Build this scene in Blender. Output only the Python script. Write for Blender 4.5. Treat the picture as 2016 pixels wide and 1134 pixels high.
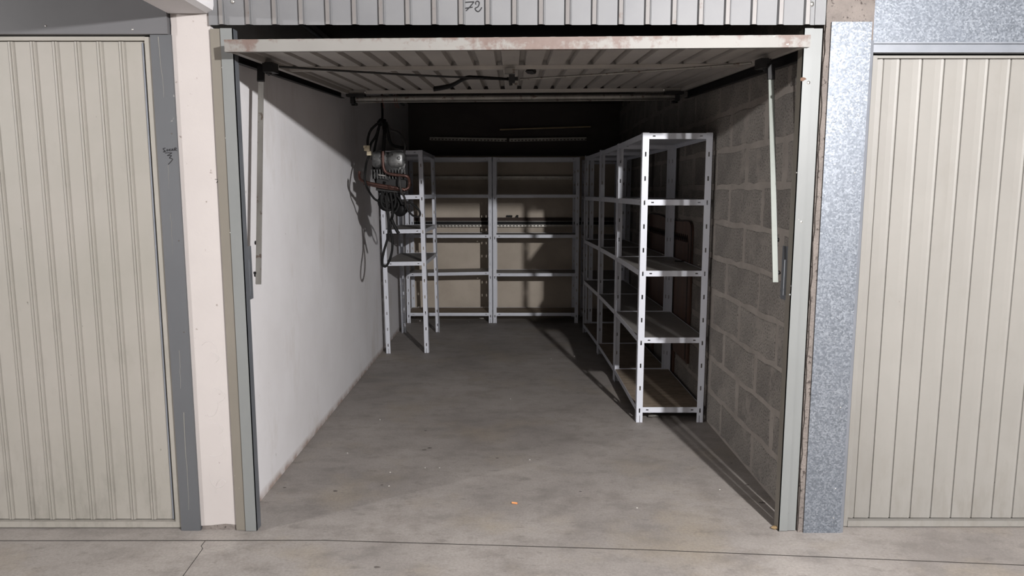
import bpy, math, random
from mathutils import Vector
random.seed(7)
scn = bpy.context.scene
COL = scn.collection
for o in list(bpy.data.objects): bpy.data.objects.remove(o)

# ------------------------------------------------------------------ camera, world, lamps, exposure
cam = bpy.data.cameras.new('camera'); cam.sensor_width = 36.0; cam.lens = 1420/2016*36
cam.clip_start = 0.05; cam.clip_end = 60
CAM = bpy.data.objects.new('camera', cam); COL.objects.link(CAM)
CAM.location = (0, 0, 1.45); CAM.rotation_euler = (math.radians(90-7.57), 0, 0)
scn.camera = CAM
world = bpy.data.worlds.new('underground'); scn.world = world; world.use_nodes = True
world.node_tree.nodes['Background'].inputs[0].default_value = (0.002, 0.002, 0.002, 1)
scn.view_settings.view_transform = 'Standard'; scn.view_settings.look = 'None'
scn.view_settings.gamma = 1.0; scn.view_settings.use_curve_mapping = False
scn.view_settings.exposure = 0.0
LAMP_Y, LAMP_Z = -0.50, 2.43
LC = (1.0, .99, .99)
for nm, x, w, c in (('aisle_lamp', 1.60, 1280, LC), ('aisle_lamp', -6.25, 900, LC)):
    l = bpy.data.lights.new(nm, 'POINT'); l.energy = w; l.color = c; l.shadow_soft_size = 0.045
    lo = bpy.data.objects.new(nm, l); COL.objects.link(lo); lo.location = (x, LAMP_Y, LAMP_Z)

# ------------------------------------------------------------------ pixel -> place on a plane (photo 2016x1134)
FP, PT, CH = 1420.0, math.radians(7.57), 1.45
def _ray(u, v):
    a, b = (u-1008)/FP, (567-v)/FP
    return a, math.cos(PT)+b*math.sin(PT), -math.sin(PT)+b*math.cos(PT)
def onY(u, v, Y):
    a, b, d = _ray(u, v); t = Y/b
    return Vector((a*t, Y, CH+d*t))
def onX(u, v, X):
    a, b, d = _ray(u, v); t = X/a
    return Vector((X, b*t, CH+d*t))
def onZ(u, v, Z=0.0):
    a, b, d = _ray(u, v); t = (Z-CH)/d
    return Vector((a*t, b*t, Z))

# ------------------------------------------------------------------ materials
def lin(c):
    c = c/255.0
    return c/12.92 if c <= .04045 else ((c+.055)/1.055)**2.4
ALB = .83        # one overall reflectance factor for every surface
def rgb(r, g, b): return (lin(r)*ALB, lin(g)*ALB, lin(b)*ALB, 1)
class NT:
    def __init__(s, name, rough=.6, metal=0.0, spec=.4):
        s.m = bpy.data.materials.new(name); s.m.use_nodes = True
        s.t = s.m.node_tree; s.b = s.t.nodes['Principled BSDF']
        s.b.inputs['Roughness'].default_value = rough; s.b.inputs['Metallic'].default_value = metal
        s.b.inputs['Specular IOR Level'].default_value = spec
        tc = s.t.nodes.new('ShaderNodeTexCoord'); s.co = tc.outputs['Object']
    def n(s, k, **kw):
        x = s.t.nodes.new(k)
        for a, b in kw.items(): setattr(x, a, b)
        return x
    def l(s, a, b): s.t.links.new(a, b)
    def map(s, scale=(1, 1, 1), loc=(0, 0, 0)):
        m = s.n('ShaderNodeMapping'); s.l(s.co, m.inputs[0]); m.inputs['Scale'].default_value = scale; m.inputs['Location'].default_value = loc
        return m.outputs[0]
    def noise(s, scale, detail=5, rough=.55, vec=None, dist=0.0):
        x = s.n('ShaderNodeTexNoise'); s.l(vec or s.co, x.inputs['Vector'])
        x.inputs['Scale'].default_value = scale; x.inputs['Detail'].default_value = detail; x.inputs['Roughness'].default_value = rough
        x.inputs['Distortion'].default_value = dist
        return x.outputs[0]
    def vor(s, scale, feature='F1', out='Distance', vec=None):
        x = s.n('ShaderNodeTexVoronoi', feature=feature); s.l(vec or s.co, x.inputs['Vector']); x.inputs['Scale'].default_value = scale
        return x.outputs[out]
    def ramp(s, fac, *stops):
        r = s.n('ShaderNodeValToRGB'); e = r.color_ramp.elements
        while len(e) < len(stops): e.new(.5)
        for i, (p, c) in enumerate(stops):
            e[i].position = p; e[i].color = c if not isinstance(c, (int, float)) else (c, c, c, 1)
        s.l(fac, r.inputs[0]); return r.outputs[0]
    def mix(s, fac, a, b, mode='MIX'):
        m = s.n('ShaderNodeMix', data_type='RGBA', blend_type=mode)
        for i, v in ((0, fac), (6, a), (7, b)):
            if hasattr(v, 'is_output'): s.l(v, m.inputs[i])
            else: m.inputs[i].default_value = v
        return m.outputs[2]
    def math(s, op, a, b=0.0):
        m = s.n('ShaderNodeMath', operation=op)
        for i, v in ((0, a), (1, b)):
            if hasattr(v, 'is_output'): s.l(v, m.inputs[i])
            else: m.inputs[i].default_value = v
        return m.outputs[0]
    def sep(s):
        x = s.n('ShaderNodeSeparateXYZ'); s.l(s.co, x.inputs[0]); return x.outputs
    def color(s, c):
        if hasattr(c, 'is_output'): s.l(c, s.b.inputs['Base Color'])
        else: s.b.inputs['Base Color'].default_value = c
    def bump(s, h, strength=.3, dist=.002):
        b = s.n('ShaderNodeBump'); b.inputs['Strength'].default_value = strength; b.inputs['Distance'].default_value = dist
        s.l(h, b.inputs['Height']); s.l(b.outputs[0], s.b.inputs['Normal'])
def simple(name, c1, c2, scale=6, rough=.55, metal=0, spec=.4, speck=None, bump=None, vscale=(1, 1, 1)):
    t = NT(name, rough, metal, spec); v = t.map(vscale)
    c = t.mix(t.ramp(t.noise(scale, 6, .6, v), (.3, 0), (.7, 1)), c1, c2)
    if speck:
        c = t.mix(t.ramp(t.noise(speck[0], 3, .6), (speck[1], 0), (min(1, speck[1]+.06), 1)), c, speck[2])
    t.color(c)
    if bump: t.bump(t.noise(bump[0], 4), bump[1], bump[2])
    return t.m
M = {}
# concrete floor: mottled, worn, with dark rubber scuffs and pale dust
t = NT('concrete_floor', .62, 0, .35)
c = t.mix(t.ramp(t.noise(1.3, 8, .62), (.32, 0), (.68, 1)), rgb(136, 130, 126), rgb(172, 165, 159))
c = t.mix(t.ramp(t.noise(5.5, 6, .65, t.map((1, 1.6, 1), (3, 1, 0))), (.48, 0), (.72, .55)), c, rgb(108, 102, 98))
c = t.mix(t.ramp(t.noise(2.1, 5, .6, t.map((1, 1, 1), (9, 4, 0))), (.52, 0), (.72, .6)), c, rgb(162, 150, 132))
c = t.mix(t.ramp(t.noise(30, 4, .7, t.map((.55, 1.5, 1))), (.60, 0), (.76, .5)), c, rgb(84, 78, 75))
c = t.mix(t.ramp(t.noise(90, 3, .7), (.35, .28), (.62, 0)), c, rgb(96, 91, 88))
c = t.mix(t.ramp(t.noise(70, 2, .6, t.map((1, 1, 1), (5, 5, 5))), (.74, 0), (.78, .8)), c, rgb(205, 200, 194))
c = t.mix(t.ramp(t.noise(13, 5, .7, t.map((.7, 1.3, 1), (2, 6, 1))), (.58, 0), (.72, .5)), c, rgb(98, 91, 88))
c = t.mix(t.ramp(t.noise(3.4, 6, .7, t.map((1, 1, 1), (1, 8, 2))), (.54, 0), (.70, .45)), c, rgb(116, 108, 103))
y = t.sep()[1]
ins = t.ramp(t.math('MULTIPLY', y, .1), (.272, 0), (.42, .25))   # floor turns darker from the opening into the box
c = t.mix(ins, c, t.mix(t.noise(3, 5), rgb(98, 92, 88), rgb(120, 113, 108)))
t.color(c); t.bump(t.noise(160, 4, .7), .25, .0015); M['floor'] = t.m
M['joint'] = simple('joint_dirt', rgb(44, 40, 37), rgb(60, 55, 51), 20, .9)
# white plaster of party wall
t = NT('white_plaster', .8, 0, .2)
c = t.mix(t.ramp(t.noise(1.6, 6, .6), (.35, 0), (.7, 1)), rgb(224, 222, 224), rgb(214, 211, 212))
c = t.mix(t.ramp(t.noise(3.2, 6, .7, t.map((1, 1, .35))), (.55, 0), (.76, .5)), c, rgb(186, 176, 168))
c = t.mix(t.ramp(t.noise(38, 3, .6, t.map((1, 1, .5))), (.73, 0), (.77, .8)), c, rgb(128, 120, 116))
z = t.sep()[2]
low = t.math('MULTIPLY', t.ramp(z, (.01, .9), (.05, 0)), t.ramp(t.noise(14, 4), (.35, .4), (.6, 1)))
c = t.mix(low, c, rgb(150, 130, 118))
t.color(c); t.bump(t.noise(16, 8, .7), .35, .004); M['plaster'] = t.m
M['pier_dimmed'] = simple('pier_front_dimmed', rgb(186, 179, 176), rgb(178, 171, 168), 2, .8, 0, .2, (34, .70, rgb(140, 132, 126)), (18, .3, .003))  # warm pilaster front, colour darkened to offset the strong aisle light on it
M['back_plaster'] = simple('beige_render', rgb(200, 188, 174), rgb(178, 166, 152), 2.2, .85, 0, .2, (34, .72, rgb(120, 106, 94)), (40, .4, .002))
M['concrete_dark'] = simple('raw_concrete', rgb(88, 83, 80), rgb(70, 66, 63), 3, .9, 0, .2, None, (30, .4, .003))
M['upper_band'] = simple('dark_band_concrete', rgb(92, 86, 83), rgb(72, 67, 65), 2.5, .9, 0, .2, None, (30, .4, .003), (.4, 1, 1))  # dark grey concrete of the band across the upper back wall
M['concrete_pale'] = simple('painted_concrete', rgb(132, 129, 126), rgb(112, 109, 106), 2.5, .85, 0, .2, None, (25, .4, .003))
t = NT('cinder_block', .95, 0, .15)
c = t.mix(t.ramp(t.noise(4, 5), (.35, 0), (.68, 1)), rgb(130, 125, 120), rgb(152, 146, 139))
c = t.mix(t.ramp(t.noise(110, 2, .7), (.36, .85), (.50, 0)), c, rgb(74, 70, 67))
c = t.mix(t.ramp(t.noise(95, 2, .7, t.map((1, 1, 1), (4, 4, 4))), (.60, 0), (.72, .6)), c, rgb(172, 166, 158))
oi = t.n('ShaderNodeObjectInfo')
c = t.mix(t.ramp(oi.outputs['Random'], (0, .30), (1, 0)), c, rgb(84, 79, 77))
geo = t.n('ShaderNodeNewGeometry')
sm = t.noise(5.5, 5, .7, geo.outputs['Position'])
c = t.mix(t.ramp(sm, (.54, 0), (.66, .7)), c, rgb(150, 143, 136))
t.color(c); t.bump(t.noise(120, 3, .75), .9, .005); M['block'] = t.m
M['mortar'] = simple('grey_mortar', rgb(152, 145, 138), rgb(134, 127, 121), 6, .92, 0, .15, (60, .66, rgb(116, 108, 102)), (60, .6, .004))
M['cement'] = simple('rough_pink_cement', rgb(128, 120, 115), rgb(108, 101, 97), 9, .95, 0, .15, (60, .60, rgb(74, 68, 65)), (60, .9, .01))
def door_paint(name, a, b, dirt):
    t = NT(name, .5, 0, .35)
    c = t.mix(t.ramp(t.noise(2.4, 5, .6), (.35, 0), (.68, 1)), a, b)
    c = t.mix(t.ramp(t.noise(7, 5, .65, t.map((1, 1, .5), (2, 0, 1))), (.56, 0), (.75, .28)), c, dirt)
    z = t.sep()[2]
    low = t.math('MULTIPLY', t.ramp(z, (.02, .55), (.5, 0)), t.ramp(t.noise(16, 5, .7, t.map((1, 1, .35))), (.47, 0), (.68, 1)))
    c = t.mix(low, c, dirt)
    c = t.mix(t.ramp(t.noise(55, 2, .6, t.map((1, 1, .6), (7, 7, 7))), (.76, 0), (.79, .7)), c, rgb(84, 78, 72))
    t.color(c); t.bump(t.noise(5, 3), .1, .004); return t.m
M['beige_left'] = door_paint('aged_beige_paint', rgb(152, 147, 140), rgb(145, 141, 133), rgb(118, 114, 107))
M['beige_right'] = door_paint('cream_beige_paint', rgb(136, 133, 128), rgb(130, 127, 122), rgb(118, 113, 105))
M['grey_paint'] = simple('dark_grey_paint', rgb(92, 93, 96), rgb(82, 83, 86), 3, .5, 0, .4, (26, .73, rgb(168, 166, 160)), None, (1, 1, .35))
M['lintel'] = simple('lintel_grey_paint', rgb(98, 97, 99), rgb(89, 88, 90), 2, .5, 0, .4)
M['green_grey'] = simple('green_grey_paint', rgb(122, 116, 107), rgb(113, 108, 99), 4, .45, 0, .4, (60, .74, rgb(206, 202, 190)), None, (1, 1, .4))
M['green_grey_b'] = simple('cool_grey_paint', rgb(124, 126, 125), rgb(115, 117, 116), 4, .42, 0, .4, (60, .74, rgb(206, 204, 196)), None, (1, 1, .4))
M['dark_return'] = simple('shop_grey_steel', rgb(112, 115, 120), rgb(98, 101, 106), 5, .5, .3)
M['sheet'] = simple('header_grey_paint', rgb(121, 121, 122), rgb(112, 112, 114), 4, .55, .1, .4, (48, .70, rgb(128, 122, 118)))
M['sheet_edge'] = simple('worn_ridge_paint', rgb(124, 121, 119), rgb(114, 109, 107), 9, .5, .1, .4, (30, .62, rgb(108, 96, 90)), None, (1, 1, .3))
M['door_under'] = simple('door_inside_paint', rgb(166, 160, 154), rgb(148, 143, 138), 3, .5, .1, .4, (22, .72, rgb(112, 104, 98)))
M['steel_dark'] = simple('dark_steel', rgb(38, 37, 37), rgb(26, 25, 26), 12, .55, .3)
M['black'] = simple('black_plastic', rgb(16, 15, 16), rgb(11, 11, 11), 12, .6, 0, .2)
M['black_rubber'] = simple('black_rubber', rgb(20, 19, 19), rgb(13, 13, 13), 20, .65, 0, .18)
M['ink'] = simple('marker_ink', rgb(34, 32, 36), rgb(26, 25, 28), 9, .6)
M['ink_faded'] = simple('faded_pencil', rgb(196, 190, 188), rgb(186, 180, 178), 9, .8)
M['chrome'] = simple('bright_screw_metal', rgb(214, 212, 208), rgb(190, 188, 184), 20, .28, .9)
M['zinc'] = simple('zinc_bar', rgb(150, 147, 141), rgb(116, 112, 108), 10, .42, .5, .5, (30, .60, rgb(96, 84, 76)), None, (1, 1, .25))
M['arm_light'] = simple('painted_bar', rgb(120, 124, 118), rgb(108, 112, 106), 10, .5, .1, .4)
t = NT('galvanised_spangle', .42, .5, .5)
v = t.vor(170, 'F1', 'Color'); sp = t.n('ShaderNodeSeparateColor'); t.l(v, sp.inputs[0])
g = t.ramp(sp.outputs[0], (.0, rgb(98, 103, 110)), (.5, rgb(116, 121, 129)), (1.0, rgb(142, 147, 154)))
g = t.mix(t.ramp(t.noise(3, 4), (.4, 0), (.7, .35)), g, rgb(108, 114, 124))
t.color(g); t.l(t.ramp(sp.outputs[1], (0, .36), (1, .58)), t.b.inputs['Roughness']); t.bump(sp.outputs[2], .10, .001); M['galv'] = t.m
M['galv_smooth'] = simple('smooth_zinc_trim', rgb(132, 135, 142), rgb(120, 124, 131), 8, .45, .3, .5)
def rack_paint(name, a, b):
    return simple(name, a, b, 8, .42, 0, .45, (40, .73, rgb(140, 134, 130)), None, (1, 1, .4))
M['rack'] = rack_paint('pale_grey_rack_enamel', rgb(212, 214, 222), rgb(202, 204, 212))
M['board'] = simple('grey_hardboard', rgb(150, 145, 140), rgb(132, 128, 124), 5, .5, 0, .35, (30, .70, rgb(112, 104, 98)))
t = NT('chipboard', .7, 0, .25)
c = t.mix(t.ramp(t.noise(9, 5, .6, t.map((.5, 2.2, 1))), (.35, 0), (.65, 1)), rgb(126, 113, 98), rgb(152, 138, 122))
c = t.mix(t.ramp(t.noise(28, 4, .7, t.map((.5, 2, 1), (3, 2, 1))), (.52, 0), (.66, .75)), c, rgb(98, 82, 68))
t.color(c); M['osb'] = t.m
t = NT('rusty_bar_paint', .55, .1, .4)
c = t.mix(t.noise(6, 4), rgb(130, 128, 124), rgb(120, 117, 113))
x = t.sep()
cx = t.math('ABSOLUTE', t.math('SUBTRACT', x[0], .12))
zone = t.ramp(cx, (.06, .30), (.55, .0))
endz = t.ramp(t.math('ABSOLUTE', x[0]), (.98, 0), (1.1, .18))
top = t.ramp(x[2], (.024, 0), (.044, .15))
f = t.math('ADD', t.math('ADD', t.noise(22, 6, .68), zone), t.math('ADD', top, endz))
c = t.mix(t.ramp(f, (.62, 0), (.80, .8)), c, t.mix(t.noise(40, 3), rgb(84, 60, 51), rgb(110, 90, 82)))
c = t.mix(t.ramp(t.noise(30, 3, .6, t.map((.6, 1, 2), (8, 1, 1))), (.70, 0), (.74, .8)), c, rgb(206, 202, 196))
t.color(c); M['rusty'] = t.m
M['rust'] = simple('rust_spot', rgb(92, 66, 52), rgb(118, 94, 80), 30, .8)
M['wood_dark'] = simple('dark_walnut_panel', rgb(94, 66, 52), rgb(74, 52, 42), 5, .5, 0, .35, None, None, (1, 3, .4))
M['wood_carve'] = simple('blackened_carving', rgb(34, 24, 20), rgb(26, 19, 16), 9, .6)
M['batten'] = simple('brown_batten', rgb(74, 62, 57), rgb(56, 47, 43), 6, .8, 0, .2, None, None, (.3, 1, 1))
M['batten_pale'] = simple('pale_batten', rgb(198, 178, 146), rgb(170, 150, 120), 6, .7, 0, .2)
M['slotted'] = simple('slotted_angle_steel', rgb(186, 182, 174), rgb(150, 146, 140), 14, .4, .4)
M['alu'] = simple('cast_aluminium', rgb(132, 132, 131), rgb(62, 62, 63), 22, .42, .6, .5, (30, .6, rgb(50, 48, 46)))
M['copper'] = simple('tarnished_copper', rgb(88, 58, 50), rgb(58, 41, 37), 22, .42, .5, .5, (60, .68, rgb(176, 150, 138)))
M['cream_plastic'] = simple('cream_plastic', rgb(206, 194, 168), rgb(186, 174, 148), 14, .5)
M['cable_grey'] = simple('grey_cable', rgb(48, 46, 45), rgb(38, 36, 35), 14, .55)
M['red_wire'] = simple('red_brown_wire', rgb(120, 62, 54), rgb(92, 48, 42), 9, .5)
M['orange'] = simple('orange_paper', rgb(226, 158, 104), rgb(206, 132, 80), 60, .7)
M['paper'] = simple('dirty_white_scrap', rgb(214, 210, 204), rgb(170, 165, 158), 40, .7)
M['foil'] = simple('crumpled_film', rgb(150, 148, 142), rgb(96, 92, 86), 60, .3, .3)
M['leaf'] = simple('dry_leaf', rgb(140, 118, 84), rgb(104, 84, 58), 40, .8)
M['grit'] = simple('dark_grit', rgb(96, 89, 85), rgb(78, 72, 69), 40, .9)
M['scratch'] = simple('bare_scratch', rgb(142, 139, 131), rgb(124, 121, 115), 20, .7)

# ------------------------------------------------------------------ mesh helpers
def catmull(pts, sub=6):
    pts = [Vector(p) for p in pts]
    if len(pts) < 3 or sub < 2: return pts
    out = []
    for i in range(len(pts)-1):
        p0 = pts[max(i-1, 0)]; p1 = pts[i]; p2 = pts[i+1]; p3 = pts[min(i+2, len(pts)-1)]
        for k in range(sub):
            s = k/sub
            out.append(.5*((2*p1)+(p2-p0)*s+(2*p0-5*p1+4*p2-p3)*s*s+(3*p1-p0-3*p2+p3)*s**3))
    out.append(pts[-1]); return out
class MB:
    def __init__(s): s.v = []; s.f = []; s.mi = []; s.sm = []; s.cur = 0
    def add(s, vs, fs, smooth=False):
        b = len(s.v); s.v += [tuple(p) for p in vs]
        for f in fs: s.f.append([b+i for i in f]); s.mi.append(s.cur); s.sm.append(smooth)
        return s
    def box(s, x0, x1, y0, y1, z0, z1):
        return s.add([(x0, y0, z0), (x1, y0, z0), (x1, y1, z0), (x0, y1, z0), (x0, y0, z1), (x1, y0, z1), (x1, y1, z1), (x0, y1, z1)],
                     [(0, 3, 2, 1), (4, 5, 6, 7), (0, 1, 5, 4), (1, 2, 6, 5), (2, 3, 7, 6), (3, 0, 4, 7)])
    def prism(s, poly, axis, a, b):
        def put(p, h):
            if axis == 'z': return (p[0], p[1], h)
            if axis == 'y': return (p[0], h, p[1])
            return (h, p[0], p[1])
        n = len(poly); area = sum(poly[i][0]*poly[(i+1) % n][1]-poly[(i+1) % n][0]*poly[i][1] for i in range(n))
        ccw = (area > 0) if axis in 'zx' else (area < 0)
        if not ccw: poly = list(reversed(poly))
        vs = [put(p, a) for p in poly]+[put(p, b) for p in poly]
        fs = [tuple(reversed(range(n))), tuple(range(n, 2*n))]+[(i, (i+1) % n, n+(i+1) % n, n+i) for i in range(n)]
        if a > b: fs = [tuple(reversed(f)) for f in fs]
        return s.add(vs, fs)
    def tube(s, pts, r, n=8, sub=5, caps=True, flat=1.0):
        pts = catmull(pts, sub); R = r if hasattr(r, '__len__') else None
        up = Vector((.13, .31, .94)); rings = []; m = len(pts); prev = None
        for i, p in enumerate(pts):
            d = (pts[min(i+1, m-1)]-pts[max(i-1, 0)])
            if d.length < 1e-9: d = Vector((0, 0, 1))
            d.normalize()
            a = prev-d*prev.dot(d) if prev is not None else up-d*up.dot(d)
            if a.length < 1e-4: a = Vector((1, 0, 0))-d*d.x
            a.normalize(); prev = a; b = d.cross(a)
            rr = r if R is None else R[0]+(R[1]-R[0])*i/(m-1)
            rings.append([p+a*math.cos(6.28318*k/n)*rr+b*math.sin(6.28318*k/n)*rr*flat for k in range(n)])
        vs = [q for ring in rings for q in ring]
        fs = [(i*n+k, i*n+(k+1) % n, (i+1)*n+(k+1) % n, (i+1)*n+k) for i in range(m-1) for k in range(n)]
        s.add(vs, fs, True)
        if caps: s.add(rings[0], [tuple(reversed(range(n)))]); s.add(rings[-1], [tuple(range(n))])
        return s
    def bar(s, p, q, w, h, up=(0, 0, 1)):
        p, q = Vector(p), Vector(q); d = (q-p).normalized(); u = Vector(up); a = d.cross(u).normalized(); b = a.cross(d)
        vs = [c+a*i*w/2+b*j*h/2 for c in (p, q) for i, j in ((-1, -1), (1, -1), (1, 1), (-1, 1))]
        return s.add(vs, [(3, 2, 1, 0), (4, 5, 6, 7), (0, 1, 5, 4), (1, 2, 6, 5), (2, 3, 7, 6), (3, 0, 4, 7)])
    def dome(s, c, r, d=(0, -1, 0), h=.6, n=10):
        c, d = Vector(c), Vector(d); a = d.orthogonal().normalized(); b = d.cross(a); vs = []; K = 3
        for j in range(K):
            t = j/K*math.pi/2
            vs += [c+(a*math.cos(6.28318*k/n)+b*math.sin(6.28318*k/n))*r*math.cos(t)+d*r*h*math.sin(t) for k in range(n)]
        vs.append(c+d*r*h)
        fs = [(j*n+k, j*n+(k+1) % n, (j+1)*n+(k+1) % n, (j+1)*n+k) for j in range(K-1) for k in range(n)]
        fs += [((K-1)*n+k, (K-1)*n+(k+1) % n, K*n) for k in range(n)]+[tuple(reversed(range(n)))]
        return s.add(vs, fs, True)
    def lathe(s, c, axis, prof, n=16):
        c, d = Vector(c), Vector(axis).normalized(); a = d.orthogonal().normalized(); b = d.cross(a)
        vs = [c+d*h+(a*math.cos(6.28318*k/n)+b*math.sin(6.28318*k/n))*r for h, r in prof for k in range(n)]
        m = len(prof); fs = [(i*n+k, i*n+(k+1) % n, (i+1)*n+(k+1) % n, (i+1)*n+k) for i in range(m-1) for k in range(n)]
        fs += [tuple(reversed(range(n))), tuple(range((m-1)*n, m*n))]
        return s.add(vs, fs, True)
    def lump(s, c, r, seed=0, sq=(1, 1, 1), n=8):
        rd = random.Random(seed); vs = [Vector(c)+Vector((0, 0, r*sq[2]))]; K = 4
        for j in range(1, K):
            for k in range(n):
                t = math.pi*j/K; p = 6.28318*k/n; q = r*rd.uniform(.65, 1.2)
                vs.append(Vector(c)+Vector((math.sin(t)*math.cos(p)*q*sq[0], math.sin(t)*math.sin(p)*q*sq[1], math.cos(t)*q*sq[2])))
        vs.append(Vector(c)-Vector((0, 0, r*sq[2]))); L = len(vs)-1
        fs = [(0, 1+k, 1+(k+1) % n) for k in range(n)]
        fs += [(1+j*n+k, 1+(j+1)*n+k, 1+(j+1)*n+(k+1) % n, 1+j*n+(k+1) % n) for j in range(K-2) for k in range(n)]
        fs += [(L, 1+(K-2)*n+(k+1) % n, 1+(K-2)*n+k) for k in range(n)]
        return s.add(vs, fs)
    def mesh(s, name, mats, off=(0, 0, 0)):
        me = bpy.data.meshes.new(name); o = Vector(off)
        me.from_pydata([Vector(p)-o for p in s.v], [], s.f)
        for m in (mats if isinstance(mats, (list, tuple)) else [mats]): me.materials.append(M[m])
        me.polygons.foreach_set('material_index', s.mi); me.polygons.foreach_set('use_smooth', s.sm); me.update()
        return me
    def build(s, name, mats, parent=None, off=None, **props):
        # vertices are given in world space; "off" is the place of the object that carries it
        if off is None: off = ROOTLOC.get(parent.name, Vector((0, 0, 0))) if parent else Vector((0, 0, 0))
        o = bpy.data.objects.new(name, s.mesh(name, mats, off)); COL.objects.link(o)
        if parent: o.parent = parent; ROOTLOC[o.name] = Vector(off)
        for k, v in props.items(): o[k] = v
        return o
ROOTLOC = {}
def tag(o, label, cat, group=None):
    o['label'] = label; o['category'] = cat
    if group: o['group'] = group
    return o
def thing(name, loc, label, cat, group=None, rot=(0, 0, 0)):
    o = bpy.data.objects.new(name, None); o.empty_display_size = .1; COL.objects.link(o)
    o.location = loc; o.rotation_euler = rot; ROOTLOC[o.name] = Vector(loc)
    return tag(o, label, cat, group)
def solo(mb, name, mats, loc, label, cat, group=None):
    o = mb.build(name, mats, None, Vector(loc)); o.location = loc
    return tag(o, label, cat, group)
def structure(mb, name, mats, parent=None):
    o = mb.build(name, mats, parent)
    o['kind'] = 'structure'
    return o

# ------------------------------------------------------------------ the setting
FY = 2.97                      # facade plane
XL, XR, YB, ZC = -1.19, 1.24, 8.47, 2.45
def slab(poly):
    m = MB().prism(poly, 'z', -.06, 0); m.mi = [0, 0]+[1]*len(poly)      # saw-cut edges are dirty
    return m
J = [(-12, 2.86), (-2.147, 2.859), (-.785, 2.863), (.565, 2.781), (2.007, 2.659), (12, 2.45)]
def jy(x):
    for (a, b), (c, d) in zip(J, J[1:]):
        if a <= x <= c: return b+(d-b)*(x-a)/(c-a)
floor = structure(slab([(x, y+.0045) for x, y in J]+[(12, 8.7), (-12, 8.7)]), 'floor', ['floor', 'joint'])
CR = [(-1.287, None), (-1.285, 2.815), (-1.269, 2.793), (-1.262, 2.70), (-1.254, 2.58), (-1.20, 2.30), (-1.16, 1.95), (-1.02, 1.2), (-.95, .1), (-.9, -3.6)]
crack = [(x, (jy(x)-.003 if y is None else y)) for x, y in CR]
left = [(x, y-.002) for x, y in J if x < -1.287]+[(x-.0015, y) for x, y in crack]+[(-12, -3.6)]
right = list(reversed([(x+.0015, y) for x, y in crack]))+[(x, y-.002) for x, y in J if x > -1.287]+[(12, -3.6)]
slab(left).build('slab', ['floor', 'joint'], floor)
slab(right).build('slab', ['floor', 'joint'], floor)
MB().box(-12, 12, -3.6, 3.1, -.10, -.003).build('joint_filler', 'joint', floor)

structure(MB().box(-1.345, XL, 2.970, YB, 0, ZC), 'wall_left', 'plaster')
rd = random.Random(8); ed = [(-1.349+rd.uniform(-.004, .003)*(i % 3 == 0), .018+i*2.14/40) for i in range(41)]
tp = structure(MB().prism(ed+[(-1.191, 2.158), (-1.190, .022), (-1.24, .027), (-1.30, .020)], 'y', 2.961, 2.970).box(-1.345, XL, 2.966, 2.970, 2.15, 2.80), 'trim_3', 'pier_dimmed')
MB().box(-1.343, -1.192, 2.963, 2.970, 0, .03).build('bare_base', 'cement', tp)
structure(MB().box(-1.345, 1.40, YB, YB+.15, 0, ZC), 'wall_back', 'back_plaster')
structure(MB().box(XL, XR, YB-.006, YB+.01, 1.865, ZC), 'trim_4', 'upper_band')
structure(MB().box(-1.345, 1.40, 3.02, YB+.15, ZC, ZC+.12), 'ceiling', 'concrete_dark')
# block wall: mortar body, one object per block
wr = structure(MB().box(XR+.002, 1.40, 3.0, YB, 0, ZC), 'wall_right', 'mortar')
def block_mesh(seed, ln, hh, full=True):
    rd = random.Random(seed); pts = []
    for i in range(6): pts.append((-ln/2+ln*i/5+rd.uniform(-.006, .006)*(0 < i < 5), -hh/2+rd.uniform(-.008, .009)))
    for i in range(1, 3): pts.append((ln/2+rd.uniform(-.010, .006), -hh/2+hh*i/3))
    for i in range(6): pts.append((ln/2-ln*i/5+rd.uniform(-.006, .006)*(0 < i < 5), hh/2+rd.uniform(-.006, .007)))
    for i in range(1, 3): pts.append((-ln/2+rd.uniform(-.006, .010), hh/2-hh*i/3))
    m = MB(); n = len(pts)
    inner = [(p[0]*.97, p[1]*.95) for p in pts]
    vs = [(.0, p[0], p[1]) for p in inner]+[(.0035, p[0], p[1]) for p in pts]+[(.05, p[0], p[1]) for p in pts]
    fs = [tuple(range(n))[::-1]]
    for j in range(2): fs += [(j*n+i, j*n+(i+1) % n, (j+1)*n+(i+1) % n, (j+1)*n+i) for i in range(n)]
    return m.add(vs, fs).mesh('block', 'block')
variants = {}
CHt, BL = .211, .55
for r in range(12):
    z0 = r*CHt; y = (3.87 if r % 2 else 3.595)-2*BL
    hh = CHt-.030 if z0+CHt <= ZC else ZC-z0-.02
    while y < YB:
        a, b = max(y, 3.01), min(y+BL, YB); ln = b-a-random.choice((.024, .036, .052, .066))
        if ln > .06:
            key = (round(ln, 2), round(hh, 3), random.randrange(3))
            if key not in variants: variants[key] = block_mesh(len(variants)+1, ln, hh)
            o = bpy.data.objects.new('block', variants[key]); COL.objects.link(o); o.parent = wr
            o.location = (XR-random.uniform(.000, .003), (a+b)/2+random.uniform(-.006, .006), z0+CHt/2+.002)
        y += BL
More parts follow.
